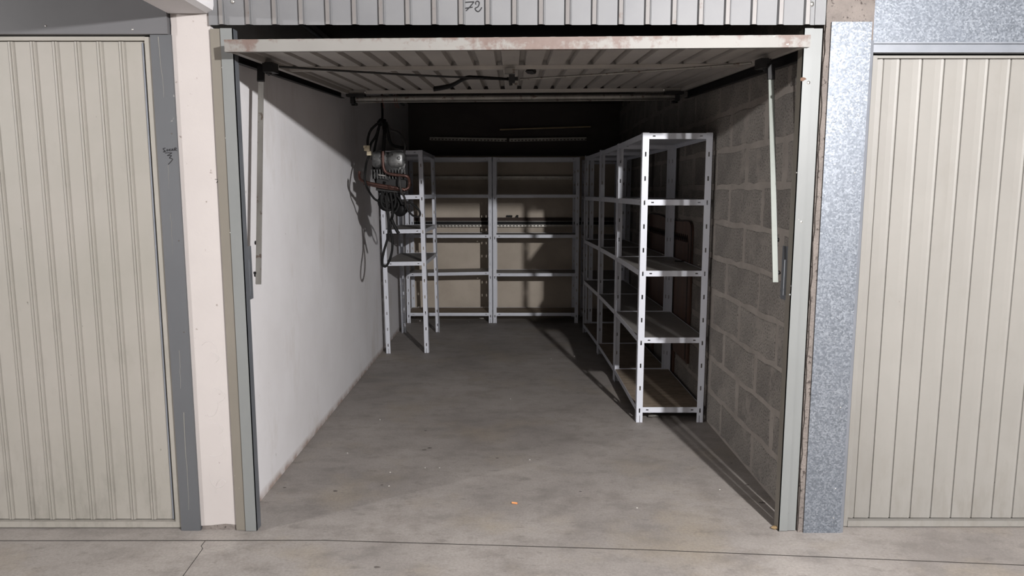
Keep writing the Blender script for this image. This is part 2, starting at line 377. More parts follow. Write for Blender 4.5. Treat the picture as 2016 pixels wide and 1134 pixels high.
# aisle shell behind the camera
structure(MB().box(-12, 12, -3.75, 2.9, 2.80, 2.95), 'ceiling_aisle', 'concrete_pale')
structure(MB().box(-12, 12, -3.75, -3.6, 0, 2.80), 'wall_opposite', 'concrete_pale')
structure(MB().box(-12.15, -12, -3.75, 3.1, 0, 2.80), 'wall_far_left', 'concrete_pale')
structure(MB().box(12, 12.15, -3.75, 3.1, 0, 2.80), 'wall_far_right', 'concrete_pale')
structure(MB().box(-12, -3.87, 2.962, 3.1, 0, 2.80), 'wall_front_left', 'plaster')
structure(MB().box(3.86, 12, 2.962, 3.1, 0, 2.80), 'wall_front_right', 'plaster')
structure(MB().box(-3.87, 3.86, 2.99, 3.12, 2.45, 2.80), 'wall_front_top', 'concrete_dark')
# rough cement pier end on the right, ragged on its left edge
rd = random.Random(3)
prof = [(1.2275+rd.uniform(0, .007), z*.05) for z in range(0, 52)]
pier = MB()
for (xa, za), (xb, zb) in zip(prof, prof[1:]):
    pier.add([(xa, 2.938, za), (1.418, 2.938, za), (1.418, 2.938, zb), (xb, 2.938, zb), (xa, 3.05, za), (xb, 3.05, zb)], [(0, 1, 2, 3), (4, 0, 3, 5)])
pier.box(1.229, 1.415, 2.948, 3.06, 0, 2.55)
structure(pier, 'trim_1', 'cement')
# beam running from the pilaster out over the aisle
structure(MB().prism([(-1.352, 2.147), (-1.20, 2.147), (-1.172, 2.156), (-1.168, 2.175), (-1.168, 2.80), (-1.352, 2.80)], 'y', -3.6, 2.955), 'trim_2', 'plaster')

# ------------------------------------------------------------------ ribbed sheets
def ribbed(prof, y, z0, z1, th=.0015, mb=None, horizontal=None):
    """prof: (x, proud) polyline; sheet faces -Y, proud moves it towards -Y"""
    mb = mb or MB(); n = len(prof)
    vs = []
    for z in (z0, z1):
        vs += [(x, y-d, z) for x, d in prof]+[(x, y-d+th, z) for x, d in prof]
    fs = []
    for i in range(n-1):
        fs.append((i, i+1, 2*n+i+1, 2*n+i)); fs.append((n+i, 3*n+i, 3*n+i+1, n+i+1))
        fs.append((i, n+i, n+i+1, i+1)); fs.append((2*n+i, 2*n+i+1, 3*n+i+1, 3*n+i))
    fs += [(0, 2*n, 3*n, n), (n-1, 2*n-1, 4*n-1, 3*n-1)]
    return mb.add(vs, fs)
def profile(x0, x1, first, pitch, shape):
    p = [(x0, 0)]; x = first
    while x < x1-.03:
        p += [(x+dx, d) for dx, d in shape if x+dx > x0+.001]; x += pitch
    return p+[(x1, 0)]

def strokes(lines, r, flat=.35, sub=4):
    m = MB()
    for l in lines: m.tube(l, r, 5, sub)
    return m
def screw(parent, p, r, d=(0, -1, 0), mat='chrome', name='screw'):
    return MB().dome(p, r, d).build(name, mat, parent)

# ------------------------------------------------------------------ header panel over the opening
HY = 2.945
hp = thing('header_panel', (.03, HY, 2.101), 'grey ribbed sheet-metal panel above the open box, numbered 72', 'panel')
shape = [(-.003, 0), (.002, .013), (.017, .014), (.0195, .005), (.0215, .008), (.0235, .008), (.027, 0)]
pf = profile(-1.158, 1.187, -1.147, .1042, shape)
m = ribbed(pf, HY, 2.101, 2.553)
NP = len(pf)
m.mi = [1 if (j < 4*(NP-1) and j % 4 == 0 and min(pf[j//4][1], pf[j//4+1][1]) > .012) else 0 for j in range(len(m.f))]      # worn ridge tops
m.build('ribbed_sheet', ['sheet', 'sheet_edge'], hp)
MB().box(-1.19, -1.158, HY-.001, HY+.01, 2.101, 2.553).build('end_flange', 'sheet', hp)
MB().box(1.187, 1.2285, HY-.004, HY+.012, 2.101, 2.553).build('end_flange', 'sheet', hp)
screw(hp, onY(458, 3, HY), .009); screw(hp, onY(1598, 8, HY-.004), .010)
def PX(pts, Y): return [onY(u, v, Y) for u, v in pts]
s20 = lambda pts: [(880+x/20.16, y/20.16) for x, y in pts]
YT = HY-.001
strokes([PX(s20(p), YT) for p in ([(735, 92), (900, 80), (1075, 68)], [(1070, 70), (980, 190), (870, 315), (815, 375), (760, 430)], [(700, 330), (870, 305), (1020, 282)])]
        +[PX(s20([(1150, 180), (1140, 100), (1210, 45), (1280, 100), (1270, 200), (1220, 280), (1120, 335), (1160, 420), (1240, 460), (1310, 410), (1385, 290)]), YT)], .0022).build('number_marking', 'ink', hp)

# ------------------------------------------------------------------ frame posts of the open box
jl = thing('frame_post', (-1.144, 2.96, 0), 'left green-grey folded steel frame post beside the white pilaster', 'door frame')
MB().box(-1.189, -1.143, 2.948, 2.958, .004, 2.088).build('side_flange', 'green_grey', jl)
MB().box(-1.146, -1.098, 2.940, 2.948, .004, 2.088).build('front_flange', 'green_grey_b', jl, label='cooler grey front flange')
MB().box(-1.100, -1.098, 2.940, 2.992, .004, 2.088).build('return_flange', 'dark_return', jl)
for u, v, r in ((440, 119, .006), (438, 133, .004), (440, 147, .003), (445, 272, .004), (461, 437, .008), (454, 458, .004), (478, 689, .007), (484, 853, .007), (488, 1022, .005)):
    screw(jl, onY(u, v, 2.945), r, mat='chrome' if v < 600 else 'green_grey')
jr = thing('frame_post', (1.19, 2.96, 0), 'right green-grey folded steel frame post beside the block wall', 'door frame')
MB().box(1.148, 1.1845, 2.940, 2.948, .004, 2.088).build('front_flange', 'green_grey_b', jr)
MB().box(1.1865, 1.222, 2.946, 2.958, .004, 2.088).build('side_flange', 'green_grey_b', jr)
MB().box(1.148, 1.150, 2.940, 2.995, .004, 2.088).build('return_flange', 'green_grey', jr)
for u, v, r in ((1594, 72, .003), (1594, 116, .006), (1596, 129, .003), (1591, 163, .010), (1577, 437, .008), (1580, 422, .003), (1574, 308, .004), (1569, 340, .004), (1558, 563, .004), (1555, 580, .004), (1556, 853, .007), (1558, 830, .003), (1558, 875, .004), (1551, 1010, .004)):
    screw(jr, onY(u, v, 2.944), r, mat='chrome' if v < 500 else 'green_grey_b')
MB().lump(onY(1581, 156, 2.94), .010, 5, (1.2, .25, .8)).build('rust_patch', 'rust', jr)

# ------------------------------------------------------------------ neighbouring garage door, left
dl = thing('garage_door', (-2.6, 2.98, 0), 'closed beige ribbed garage door left of the white pilaster', 'garage door')
sh = [(0, 0), (.002, .006), (.0075, .007), (.0095, .003), (.0115, .003), (.0135, .007), (.019, .006), (.021, 0)]
x1 = -1.458
pf = profile(-3.74, x1, -1.570-24*.0884, .0884, sh)
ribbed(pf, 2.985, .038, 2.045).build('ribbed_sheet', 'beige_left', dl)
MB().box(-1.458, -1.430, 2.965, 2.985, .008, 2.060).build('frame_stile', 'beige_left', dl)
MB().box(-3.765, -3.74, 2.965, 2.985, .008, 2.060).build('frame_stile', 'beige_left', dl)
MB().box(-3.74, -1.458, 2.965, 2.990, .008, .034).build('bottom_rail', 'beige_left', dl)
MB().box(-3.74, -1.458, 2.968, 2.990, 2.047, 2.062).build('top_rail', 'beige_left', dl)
MB().box(-1.476, -1.470, 2.979, 2.985, .04, 2.04).build('edge_bead', 'galv_smooth', dl)
jp = thing('side_cover', (-1.388, 2.975, 0), 'dark grey side cover strip with graffiti left of the white pilaster', 'door frame')
MB().box(-1.428, -1.346, 2.950, 2.990, 0, 2.066).build('cover_plate', 'grey_paint', jp)
YG = 2.9495
g = lambda pts: PX([(300+x/11.34, 270+y/11.34) for x, y in pts], YG)
strokes([g(p) for p in ([(290, 245), (240, 255), (255, 285), (285, 305), (240, 330), (300, 325)], [(335, 270), (318, 295), (335, 310), (352, 290), (335, 270)], [(380, 262), (378, 310)], [(408, 262), (380, 288), (408, 308)],
        [(425, 308), (446, 258), (462, 305)], [(432, 290), (458, 288)], [(488, 305), (490, 250), (530, 240), (525, 265), (492, 278), (545, 303)],
        [(285, 355), (350, 350), (435, 350)], [(435, 350), (380, 385), (330, 410)], [(330, 410), (380, 412), (430, 408)], [(430, 408), (400, 440), (375, 465)], [(375, 465), (430, 478), (452, 495)], [(452, 495), (410, 550), (355, 605)])], .0015, sub=3).build('graffiti', 'ink', jp)
rd = random.Random(4)
for (ua, va), (ub, vb), w in (((312, 72), (323, 192), .0016), ((362, 812), (372, 1004), .0022), ((353, 690), (356, 765), .0011), ((336, 420), (340, 500), .0009), ((331, 325), (333, 372), .0008)):
    MB().tube(PX([(ua+(ub-ua)*k/9+rd.uniform(-.8, .8), va+(vb-va)*k/9) for k in range(10)], 2.9500), (w*1.3, w*.5), 5, 3, True, .4).build('scratch', 'scratch', jp)
for u, v in ((338, 263), (352, 474), (362, 654)): screw(jp, onY(u, v, 2.95), .003, mat='grit')
li = thing('lintel_panel', (-2.6, 2.975, 2.066), 'flat dark grey lintel panel above the left beige door', 'panel')
MB().box(-3.86, -1.353, 2.940, 2.985, 2.066, 2.549).build('lintel_sheet', 'lintel', li)
for u, v in ((90, 51), (261, 58)): screw(li, onY(u, v, 2.94), .004)
sl = MB().box(-3.85, -3.77, 2.95, 2.99, 0, 2.066)
solo(sl, 'side_cover', 'grey_paint', (-3.81, 2.975, 0), 'grey side cover strip at the far left edge of the left door', 'door frame')

# ------------------------------------------------------------------ neighbouring garage door, right
dr = thing('garage_door', (2.6, 3.0, 0), 'closed cream ribbed garage door right of the galvanised plate', 'garage door')
sh = [(0, 0), (.022, .0012), (.030, .003), (.0315, -.006), (.0375, -.006), (.0395, 0)]
pf = [(1.462, 0), (1.474, 0), (1.490, .005), (1.4925, -.0045), (1.4975, -.0045), (1.4995, 0)]+profile(1.50, 3.75, 1.562-.0345, .0894, sh)[1:]
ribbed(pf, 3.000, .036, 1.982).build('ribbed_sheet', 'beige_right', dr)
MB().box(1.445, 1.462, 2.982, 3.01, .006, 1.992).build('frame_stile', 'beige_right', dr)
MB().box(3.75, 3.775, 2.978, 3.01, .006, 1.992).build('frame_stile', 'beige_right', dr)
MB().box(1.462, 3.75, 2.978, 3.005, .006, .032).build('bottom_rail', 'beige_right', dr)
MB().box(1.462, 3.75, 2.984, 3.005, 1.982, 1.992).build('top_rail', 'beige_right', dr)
gp = thing('cover_plate', (1.335, 2.94, 0), 'galvanised spangled cover plate between block wall and cream door', 'panel')
MB().box(1.250, 1.408, 2.930, 2.933, 0, 2.110).build('plate', 'galv', gp)
MB().prism([(1.408, 2.930), (1.421, 2.934), (1.421, 2.936), (1.408, 2.933)], 'z', 0, 2.04).build('folded_lip', 'galv_smooth', gp)
for u, v in ((1700, 80), (1690, 227), (1683, 340), (1655, 802), (1645, 962), (1641, 1020)): screw(gp, onY(u, v, 2.93), .003)
gh = thing('lintel_panel', (2.55, 2.96, 2.03), 'galvanised spangled lintel panel above the cream door', 'panel')
MB().box(1.297, 3.85, 2.945, 2.965, 2.032, 2.549).build('lintel_sheet', 'galv', gh)
MB().box(1.421, 3.79, 2.942, 2.945, 2.030, 2.036).build('drip_edge', 'galv_smooth', gh)
MB().box(1.422, 3.79, 2.950, 2.980, 1.998, 2.029).build('top_track', 'galv_smooth', gh)
screw(gh, onY(1884, 82, 2.945), .003)
MB().box(3.79, 3.85, 2.94, 2.99, 0, 2.03)
solo(MB().box(3.80, 3.855, 2.95, 2.99, 0, 2.03), 'cover_plate', 'galv_smooth', (3.83, 2.97, 0), 'galvanised cover strip at the far right edge of the cream door', 'panel')

# pilaster marks
strokes([PX(p, 2.960) for p in ([(423, 353), (430, 354), (426, 360)], [(432, 356), (436, 355), (433, 360), (437, 361)])], .0010, sub=2).build('pencil_mark', 'ink', tp)
rd = random.Random(5); arcs = []
for (u, v, a, b) in ((410, 690, 16, 18), (416, 705, 14, 10), (420, 780, 22, 14), (414, 800, 14, 20), (420, 845, 18, 12), (422, 885, 22, 14), (430, 940, 16, 20), (436, 965, 12, 22)):
    s0 = rd.uniform(0, 6); arcs.append(PX([(u+a*math.cos(s0+k*.55), v+b*math.sin(s0+k*.55)) for k in range(6)], 2.9605))
strokes(arcs, .0014, sub=2).build('pencil_mark', 'ink_faded', tp)

# ------------------------------------------------------------------ raised garage door
DW = 2.235; DL = 2.05
gd = thing('garage_door', (.02, 2.85, 1.990), 'open garage door tilted flat under the ceiling, rusty front bar', 'garage door', rot=(math.radians(2.95), math.radians(-.45), 0))
ROOTLOC[gd.name] = Vector((0, 0, 0))            # parts of the door are drawn in its own frame
W = DW/2
MB().box(-W, W, 0, .030, 0, .045).build('front_bar', 'rusty', gd, label='rust-streaked front bar')
MB().box(-W+.004, -W+.03, .031, DL, .003, .026).build('side_bar', 'door_under', gd)
MB().box(W-.03, W-.004, .031, DL, .003, .026).build('side_bar', 'door_under', gd)
MB().box(-W+.03, W-.03, .72, .755, .008, .026).build('cross_bar', 'door_under', gd)
MB().box(-W+.03, W-.03, DL-.035, DL, .004, .026).build('rear_bar', 'door_under', gd)
p2 = profile(-W+.004, W-.004, -W+.045, .1085, [(0, 0), (.006, .022), (.026, .022), (.032, 0)])
rs = MB(); n = len(p2); vs = []
for y in (.031, DL):
    vs += [(x, y, .0265+d) for x, d in p2]+[(x, y, .028+d) for x, d in p2]
fs = []
for i in range(n-1):
    fs += [(i, 2*n+i, 2*n+i+1, i+1), (n+i, n+i+1, 3*n+i+1, 3*n+i), (i, i+1, n+i+1, n+i), (2*n+i, 3*n+i, 3*n+i+1, 2*n+i+1)]
rs.add(vs, fs).build('ribbed_sheet', 'door_under', gd)
MB().tube([(-1.06, DL+.03, -.022), (1.08, DL+.03, -.022)], .019, 12, 1).build('cross_tube', 'zinc', gd)
MB().tube([(-1.06, DL+.03, -.046), (1.08, DL+.03, -.046)], .004, 6, 1).build('cross_rod', 'zinc', gd)
lk = MB().box(-.055, -.005, .70, .76, -.012, .012).build('lock_plate', 'zinc', gd)
MB().box(-.035, -.006, .755, .80, -.05, -.008).box(-.045, .01, .80, .83, -.035, -.02).tube([(-.03, .80, -.03), (-.025, .80, -.06)], .008, 8, 1).build('latch', 'steel_dark', lk, Vector((0, 0, 0)))
MB().box(-.02, .012, .84, .875, -.055, -.015).build('lock_barrel', 'zinc', lk, Vector((0, 0, 0)))
MB().lump((.075, .74, .000), .022, 3, (1.3, .8, .7)).build('bolt_cluster', 'steel_dark', gd)
MB().tube([(.02, .83, -.028), (.40, .72, -.02), (.80, .55, -.012), (1.03, .41, -.008)], .006, 6, 4).build('lock_rod', 'zinc', gd)
MB().tube([(-.05, .82, -.028), (-.45, .70, -.02), (-.80, .55, -.012), (-1.04, .41, -.008)], .005, 6, 4).build('lock_rod', 'steel_dark', gd)
MB().tube([(-.04, .80, -.030), (-.12, .79, -.026), (-.20, .79, -.022), (-.25, .80, -.024), (-.33, .90, -.050), (-.42, .94, -.062)], (.007, .014), 8, 5, True, .45).build('pull_strap', 'black', gd)
for sx in (-1, 1):
    MB().box(sx*1.075-.022, sx*1.075+.022, .36, .44, -.035, .006).lump((sx*1.085, .40, -.02), .028, 4, (.6, 1, 1)).build('corner_bracket', 'steel_dark', gd)
    MB().box(sx*1.045-.06, sx*1.045+.06, DL-.06, DL+.005, -.014, .004).box(sx*1.075-.012, sx*1.075+.012, DL-.02, DL+.05, -.055, .03).lump((sx*1.07, DL+.04, -.055), .022, 7, (1.2, 1, .6)).build('roller_bracket', 'steel_dark', gd)
MB().dome((.98, DL-.037, .015), .008, (0, -1, 0)).build('screw', 'chrome', gd)
MB().dome((-.985, DL-.037, .015), .008, (0, -1, 0)).build('screw', 'chrome', gd)
wl = MB()
for x in (-.88, -.80, -.785):
    wl.tube([(x, DL+.005, -.045), (x, DL+.028, .002), (x+.004, DL+.055, -.022), (x, DL+.028, -.055), (x+.01, DL+.02, -.085)], .0022, 5, 4)
wl.build('wire_tie', 'red_wire', gd)

# side arms and tracks
from mathutils import Matrix, Euler
GINV = (Matrix.Translation(gd.location) @ gd.rotation_euler.to_matrix().to_4x4()).inverted()
def arm(x, y0, z0, y1, z1, label, sgn):
    p, q = Vector((x, y1, z1)), Vector((x, y0, z0))
    ZERO = Vector((0, 0, 0))
    a = MB().bar(p, q, .004, .022, (1, 0, 0)).build('door_arm', 'zinc' if sgn < 0 else 'arm_light', gd, ZERO)
    a.matrix_parent_inverse = GINV; a['label'] = label
    MB().bar(p+Vector((.011*sgn, .010, 0)), q+Vector((.011*sgn, .010, 0)), .022, .004, (1, 0, 0)).build('flange', 'zinc' if sgn < 0 else 'steel_dark', a, ZERO)
    MB().bar(q-(q-p)*.07+Vector((0, -.004, 0)), q+Vector((0, -.004, 0)), .012, .030, (1, 0, 0)).build('top_sleeve', 'steel_dark', a, ZERO)
    for h in (.04, .18):
        c = p+(q-p)*(h/(q-p).length)
        MB().tube([c+Vector((sgn*.006, .01, 0)), c+Vector((sgn*.021, .01, 0))], .009, 8, 1).build('pivot_bolt', 'steel_dark', a, ZERO)
    return a
arm(-1.098, 3.26, 1.995, 3.10, 1.054, 'grey steel door arm hanging beside the white left wall', -1)
arm(1.115, 3.21, 1.995, 3.03, 1.072, 'pale steel door arm hanging beside the block wall', 1)
def bracket(x0, x1, label, sgn):
    b = thing('pivot_bracket', ((x0+x1)/2, 3.09, 1.0), label, 'bracket')
    MB().box(x0, x1, 2.996, 3.000, .99, 1.39).build('long_plate', 'dark_return', b)
    xa, xb = (x0, x1+.012) if sgn < 0 else (x0-.012, x1)
    MB().box(xa, xb, 3.000, 3.006, 1.02, 1.17).build('short_plate', 'dark_return', b)
    xe = x0 if sgn < 0 else x1-.004
    MB().box(xe, xe+.004, 3.006, 3.12, .99, 1.22).build('side_plate', 'dark_return', b)
    MB().tube([(xa if sgn > 0 else xb, 3.045, 1.11), ((xa+.001) if sgn > 0 else xb+.008, 3.045, 1.11)], .006, 8, 1).build('bolt', 'steel_dark', b)
bracket(-1.134, -1.108, 'dark steel pivot bracket behind the left frame post', -1)
bracket(1.150, 1.176, 'dark steel pivot bracket behind the right frame post', 1)
def track(x, sgn, label):
    t = thing('door_track', (x, 4.1, 2.03), label, 'rail')
    a, b = Vector((x, 3.05, 2.005)), Vector((x, 5.02, 2.105))
    MB().bar(a, b, .004, .045).build('web', 'steel_dark', t)
    for dz in (-.0225, .0225):
        MB().bar(a+Vector((-sgn*.012, 0, dz)), b+Vector((-sgn*.012, 0, dz)), .026, .003).build('lip', 'steel_dark', t)
    for y in (3.6, 4.95):
        MB().box(x, x+sgn*(.04 if sgn < 0 else .06), y-.02, y+.02, 2.04+(y-3.6)*.05, 2.046+(y-3.6)*.05).build('wall_bracket', 'steel_dark', t)
track(-1.160, -1, 'dark sliding rail along the left wall under the ceiling')
track(1.192, 1, 'dark sliding rail along the block wall under the ceiling')

cd = MB().tube([(-1.172, 3.15, 2.385), (-1.172, 5.6, 2.385), (-1.172, 8.0, 2.385)], .013, 8, 1)
solo(cd, 'conduit', 'galv_smooth', (-1.172, 3.15, 2.385), 'pale conduit high along the left wall above the open door', 'pipe')

# ------------------------------------------------------------------ storage racks
FW, TH = .040, .0018
def flange(mb, org, du, dn, h):
    """a slotted strip: width along du, thickness along dn, upwards"""
    o, u, nrm = Vector(org), Vector(du), Vector(dn)
    def bx(a, b, z0, z1):
        vs = [o+u*p+nrm*q+Vector((0, 0, z)) for z in (z0, z1) for p, q in ((a, 0), (b, 0), (b, TH), (a, TH))]
        fs = [(0, 3, 2, 1), (4, 5, 6, 7), (0, 1, 5, 4), (1, 2, 6, 5), (2, 3, 7, 6), (3, 0, 4, 7)]
        if u.cross(nrm).z < 0: fs = [tuple(reversed(f)) for f in fs]
        mb.add(vs, fs)
    s0, s1 = FW*.40, FW*.62
    bx(0, s0, 0, h); bx(s1, FW, 0, h)
    z = .045; k = 0; bx(s0, s0+.0055, 0, .045)
    while True:
        zn = .077+.1455*k if k == 0 else .077+.1455*k
        zt = min(zn-.014, h)
        bx(s0, s1, z, zt); z = zn+.014; k += 1
        if .077+.1455*k+.014 > h: bx(s0, s1, z, h); break
def post_mesh(h, sx, sy):
    m = MB(); flange(m, (0, 0, 0), (sx, 0, 0), (0, sy, 0), h); flange(m, (0, 0, 0), (0, sy, 0), (sx, 0, 0), h)
    return m.mesh('post', 'rack')
_pm = {}
def rack(x0, y0, yaw, Wd, Dp, H, levels, label, boards, tilt=None, lean=0.0):
    """local frame: x along the width Wd, y along the depth Dp, corner (0,0) in front"""
    t = thing('storage_rack', (x0, y0, 0), label, 'shelving', 'metal storage racks in the garage box', (0, lean, yaw))
    def put(name, me, loc=(0, 0, 0), rot=(0, 0, 0)):
        o = bpy.data.objects.new(name, me); COL.objects.link(o); o.parent = t; o.location = loc; o.rotation_euler = rot; return o
    for i, (px, py, sx, sy) in enumerate(((0, 0, 1, 1), (Wd, 0, -1, 1), (0, Dp, 1, -1), (Wd, Dp, -1, -1))):
        key = (H, sx, sy)
        if key not in _pm: _pm[key] = post_mesh(H, sx, sy)
        put('post', _pm[key], (px, py, 0))
    BH = .035
    def beam(L):
        key = ('b', round(L, 3))
        if key not in _pm:
            m = MB(); a, b = .024, .040
            m.box(0, a, 0, .002, 0, BH).box(b, L-b, 0, .002, 0, BH).box(L-a, L, 0, .002, 0, BH)
            for p, q in ((a, b), (L-b, L-a)): m.box(p, q, 0, .002, 0, .014).box(p, q, 0, .002, .021, BH)
            m.box(0, L, .002, .022, BH-.010, BH-.008)
            _pm[key] = m.mesh('beam', 'rack')
        return _pm[key]
    for i, z in enumerate(levels):
        tl = (tilt or {}).get(i, 0.0)
        g = .004; lw = Wd-2*FW*0-2*g; ld = Dp-2*g
        put('beam', beam(Wd-.076), (.038, .0035, z-BH), (0, tl, 0)); put('beam', beam(Wd-.076), (Wd-.038, Dp-.0035, z-BH), (0, -tl, math.pi))
        put('beam', beam(Dp-.076), (.0035, Dp-.038, z-BH), (0, 0, -math.pi/2)); put('beam', beam(Dp-.076), (Wd-.0035, .038, z-BH-tl*Wd*.9), (0, 0, math.pi/2))
        mat = boards[i] if isinstance(boards, (list, tuple)) else boards
        if mat:
            key = ('s', round(Wd, 3), round(Dp, 3), mat)
            if key not in _pm: _pm[key] = MB().box(.006, Wd-.006, .006, Dp-.006, -.004, .002).mesh('shelf_board', mat)
            put('shelf_board', _pm[key], (0, 0, z-.0045), (0, tl, 0))
    return t
LV = [.098, .548, .968, 1.405, 1.803]
BB = ['osb', 'board', 'board', 'board', 'rack']
rack(.788, 4.43, 0, .424, 1.01, 1.806, LV, 'pale grey metal rack nearest the door, against the block wall', BB)
rack(.788, 5.455, math.radians(1.0), .41, .93, 1.806, LV, 'second pale grey metal rack along the block wall, behind the nearest one', BB)
rack(.772, 6.40, math.radians(2.0), .42, 1.0, 1.815, LV, 'third pale grey metal rack along the block wall, deep in shadow', BB)
rack(.800, 7.47, 0, .42, .90, 1.815, LV, 'dark rack in the right rear corner, last along the block wall', BB)
LB = [.115, .560, .986, 1.424, 1.823]
rack(-1.172, 7.94, 0, .953, .40, 1.826, LB, 'left rack on the back wall with one slanting shelf', BB, {1: math.radians(-1.1)})
rack(-.211, 7.94, 0, .948, .40, 1.826, LB, 'right rack on the back wall, shadow of a post across its shelves', BB)
rack(-1.140, 6.40, 0, .388, .98, 1.808, [.832, 1.12, 1.42, 1.807], 'narrow rack on the left wall with open legs below four shelves', ['board', 'board', 'board', 'rack'], None, math.radians(-.9))

# ------------------------------------------------------------------ slotted rails on the back wall
def rail(z, x0, x1, label, batten, dz0=0.0, dz1=0.0, hole=True):
    t = thing('wall_rail', ((x0+x1)/2, YB-.05, z), label, 'rail', None)
    if batten:
        MB().box(x0, x1, YB-.060, YB-.001, z+.050, z+.088).build('batten', 'batten', t)
    m = MB(); pitch = .04; n = int((x1-x0)/pitch)
    def zz(x): return z+dz0+(dz1-dz0)*(x-x0)/(x1-x0)
    y = YB-.095
    for i in range(n):
        a = x0+i*pitch; b = a+pitch; q = zz(a)
        if batten:
            m.box(a, b, y, y+.002, q-.014, q-.008).box(a, b, y, y+.002, q+.002, q+.008).box(a, a+.018, y, y+.002, q-.008, q+.002).box(a, b, y-.002, YB-.06, q+.046, q+.049)
            continue
        m.box(a, b, y, y+.002, q+.012, q+.030).box(a, b, y, y+.002, q-.006, q-.000).box(a, a+.018, y, y+.002, q, q+.012)
        m.box(a, b, y+.002, YB-.002, q+.028, q+.030)
    m.build('slotted_angle', 'slotted', t)
    if batten: MB().box(x0, x1, y+.004, YB-.003, z+.006, z+.045).build('channel', 'black', t)
    return t
rail(1.068, XL+.02, 1.20, 'lowest slotted steel rail with brown batten on the back wall', True)
rail(1.600, XL+.02, .74, 'middle slotted steel rail on the back wall behind the racks', False)
rail(2.035, XL+.25, -.02, 'upper slotted steel rail, left half, on the back wall', False, .008, -.008)
rail(2.030, -.03, .86, 'upper slotted steel rail, right half, on the back wall', False, -.002, .012)
bt = MB().bar((-.14, 8.42, 2.158), (.90, 8.42, 2.192), .03, .014)
solo(bt, 'batten', 'batten_pale', (.38, 8.42, 2.175), 'thin pale batten high on the dark back wall', 'batten')
MB().box(-.14, -.02, 8.44, 8.47, 2.14, 2.152)
# little dark hooks sitting on the lowest rail
hk = MB().box(-.066, .004, 8.436, 8.440, 1.162, 1.182)
for i in range(6): hk.box(-.062+i*.011, -.056+i*.011, 8.432, 8.436, 1.166, 1.184)
hk.tube([(.0, 8.437, 1.170), (-.012, 8.434, 1.150), (-.016, 8.430, 1.140)], .003, 5, 3)
solo(hk, 'comb_bracket', 'black', (-.03, 8.437, 1.141), 'small black comb-like bracket above the lowest wall rail', 'bracket')
hb = MB().box(.052, .074, 8.436, 8.442, 1.142, 1.186).tube([(.056, 8.437, 1.176), (.044, 8.434, 1.168), (.038, 8.430, 1.141)], .003, 5, 3)
solo(hb, 'wall_hook', 'black', (.06, 8.437, 1.141), 'small black hook right of the comb-like bracket on the wall', 'hook')

# ------------------------------------------------------------------ carved wooden bed panel behind the racks
wp = thing('bed_headboard', (1.229, 5.7, 0), 'dark carved wooden headboard standing between racks and block wall', 'headboard')
out = [(4.925, .26), (4.915, .90), (4.92, 1.19), (4.935, 1.225), (4.965, 1.243), (5.025, 1.252), (5.25, 1.244), (5.45, 1.240), (5.70, 1.246), (5.95, 1.262), (6.26, 1.264), (6.44, 1.255), (6.49, 1.235), (6.51, 1.19), (6.515, .90), (6.50, .26)]
MB().prism(out, 'x', 1.222, 1.236).build('panel', 'wood_dark', wp)
MB().tube([Vector((1.222, y, z)) for y, z in out[1:-1]], .004, 6, 3).build('edge_moulding', 'wood_carve', wp)
zig = [(5.0+i*.028, 1.105+(.045 if i % 2 else 0)-.00*i) for i in range(52)]
MB().tube([Vector((1.2215, y, z)) for y, z in zig], .006, 5, 1).build('zigzag_carving', 'wood_carve', wp)
MB().tube([Vector((1.2215, 4.985, z)) for z in (.28, .7, 1.1)], .006, 5, 2).build('side_groove', 'wood_carve', wp)
MB().tube([Vector((1.2215, 6.45, z)) for z in (.28, .7, 1.1)], .006, 5, 2).build('side_groove', 'wood_carve', wp)
for y in (5.40, 6.20): MB().box(1.222, 1.236, y-.03, y+.03, 0, .27).build('leg', 'wood_dark', wp)

# ------------------------------------------------------------------ hanging motor with cables
BY = 5.0
mu = thing('hanging_motor', (-.86, BY+.06, .92), 'old motor with copper pipes and black cables hanging left', 'motor')
def Q(u, v, dy=0.0): return onY(u, v, BY+dy)
def QL(pts, dy=0.0):
    return [onY(p[0], p[1], BY+(p[2] if len(p) > 2 else dy)) for p in pts]
# body behind, fins, two cast covers
c1, c2 = Q(749, 318), Q(782, 318)
bd = MB(); cc = (c1+c2)/2
bd.lathe(cc+Vector((0, .10, -.03)), (0, -1, 0), [(0, .05), (.01, .085), (.10, .095), (.12, .09), (.13, .05)], 20)
bd.build('motor_body', 'steel_dark', mu)
for c, w in ((c1, .055), (c2, .060)):
    k = MB()
    for i, (yy, s) in enumerate(((.0, 1.0), (-.03, 1.0), (-.05, .86), (-.058, .6))): pass
    secs = [(.02, 1.0), (-.025, 1.0), (-.042, .88), (-.052, .60)]
    vs = []; N = 16
    for yy, s in secs:
        for j in range(N):
            a = 6.28318*j/N; ca, sa = math.cos(a), math.sin(a)
            sq = lambda q: math.copysign(abs(q)**.55, q)
            vs.append(c+Vector((sq(ca)*w*s, yy, .012+sq(sa)*.058*s)))
    fs = [(i*N+j, (i+1)*N+j, (i+1)*N+(j+1) % N, i*N+(j+1) % N) for i in range(3) for j in range(N)]+[tuple(range(3*N, 4*N))[::-1], tuple(range(N))]
    k.add(vs, fs, True).dome(c+Vector((w*.3, -.05, .02)), .014, (0, -1, 0)).build('end_cover', 'alu', mu)
for u in [733+5.5*i for i in range(6)]+[768+6*i for i in range(6)]:
    a = Q(u, 334, -.02); b = Q(u+1, 352, -.02)
    MB().bar(a, b, .004, .07, (0, 1, 0)).build('fin', 'alu', mu)
MB().bar(Q(737, 343, -.01), Q(768, 352, -.01), .06, .03).bar(Q(742, 362), Q(800, 368), .05, .09).build('mounting_plate', 'steel_dark', mu)
MB().tube(QL([(745, 344), (758, 346)], -.06), .006, 8, 1).build('chrome_stub', 'chrome', mu, label='bright metal stub')
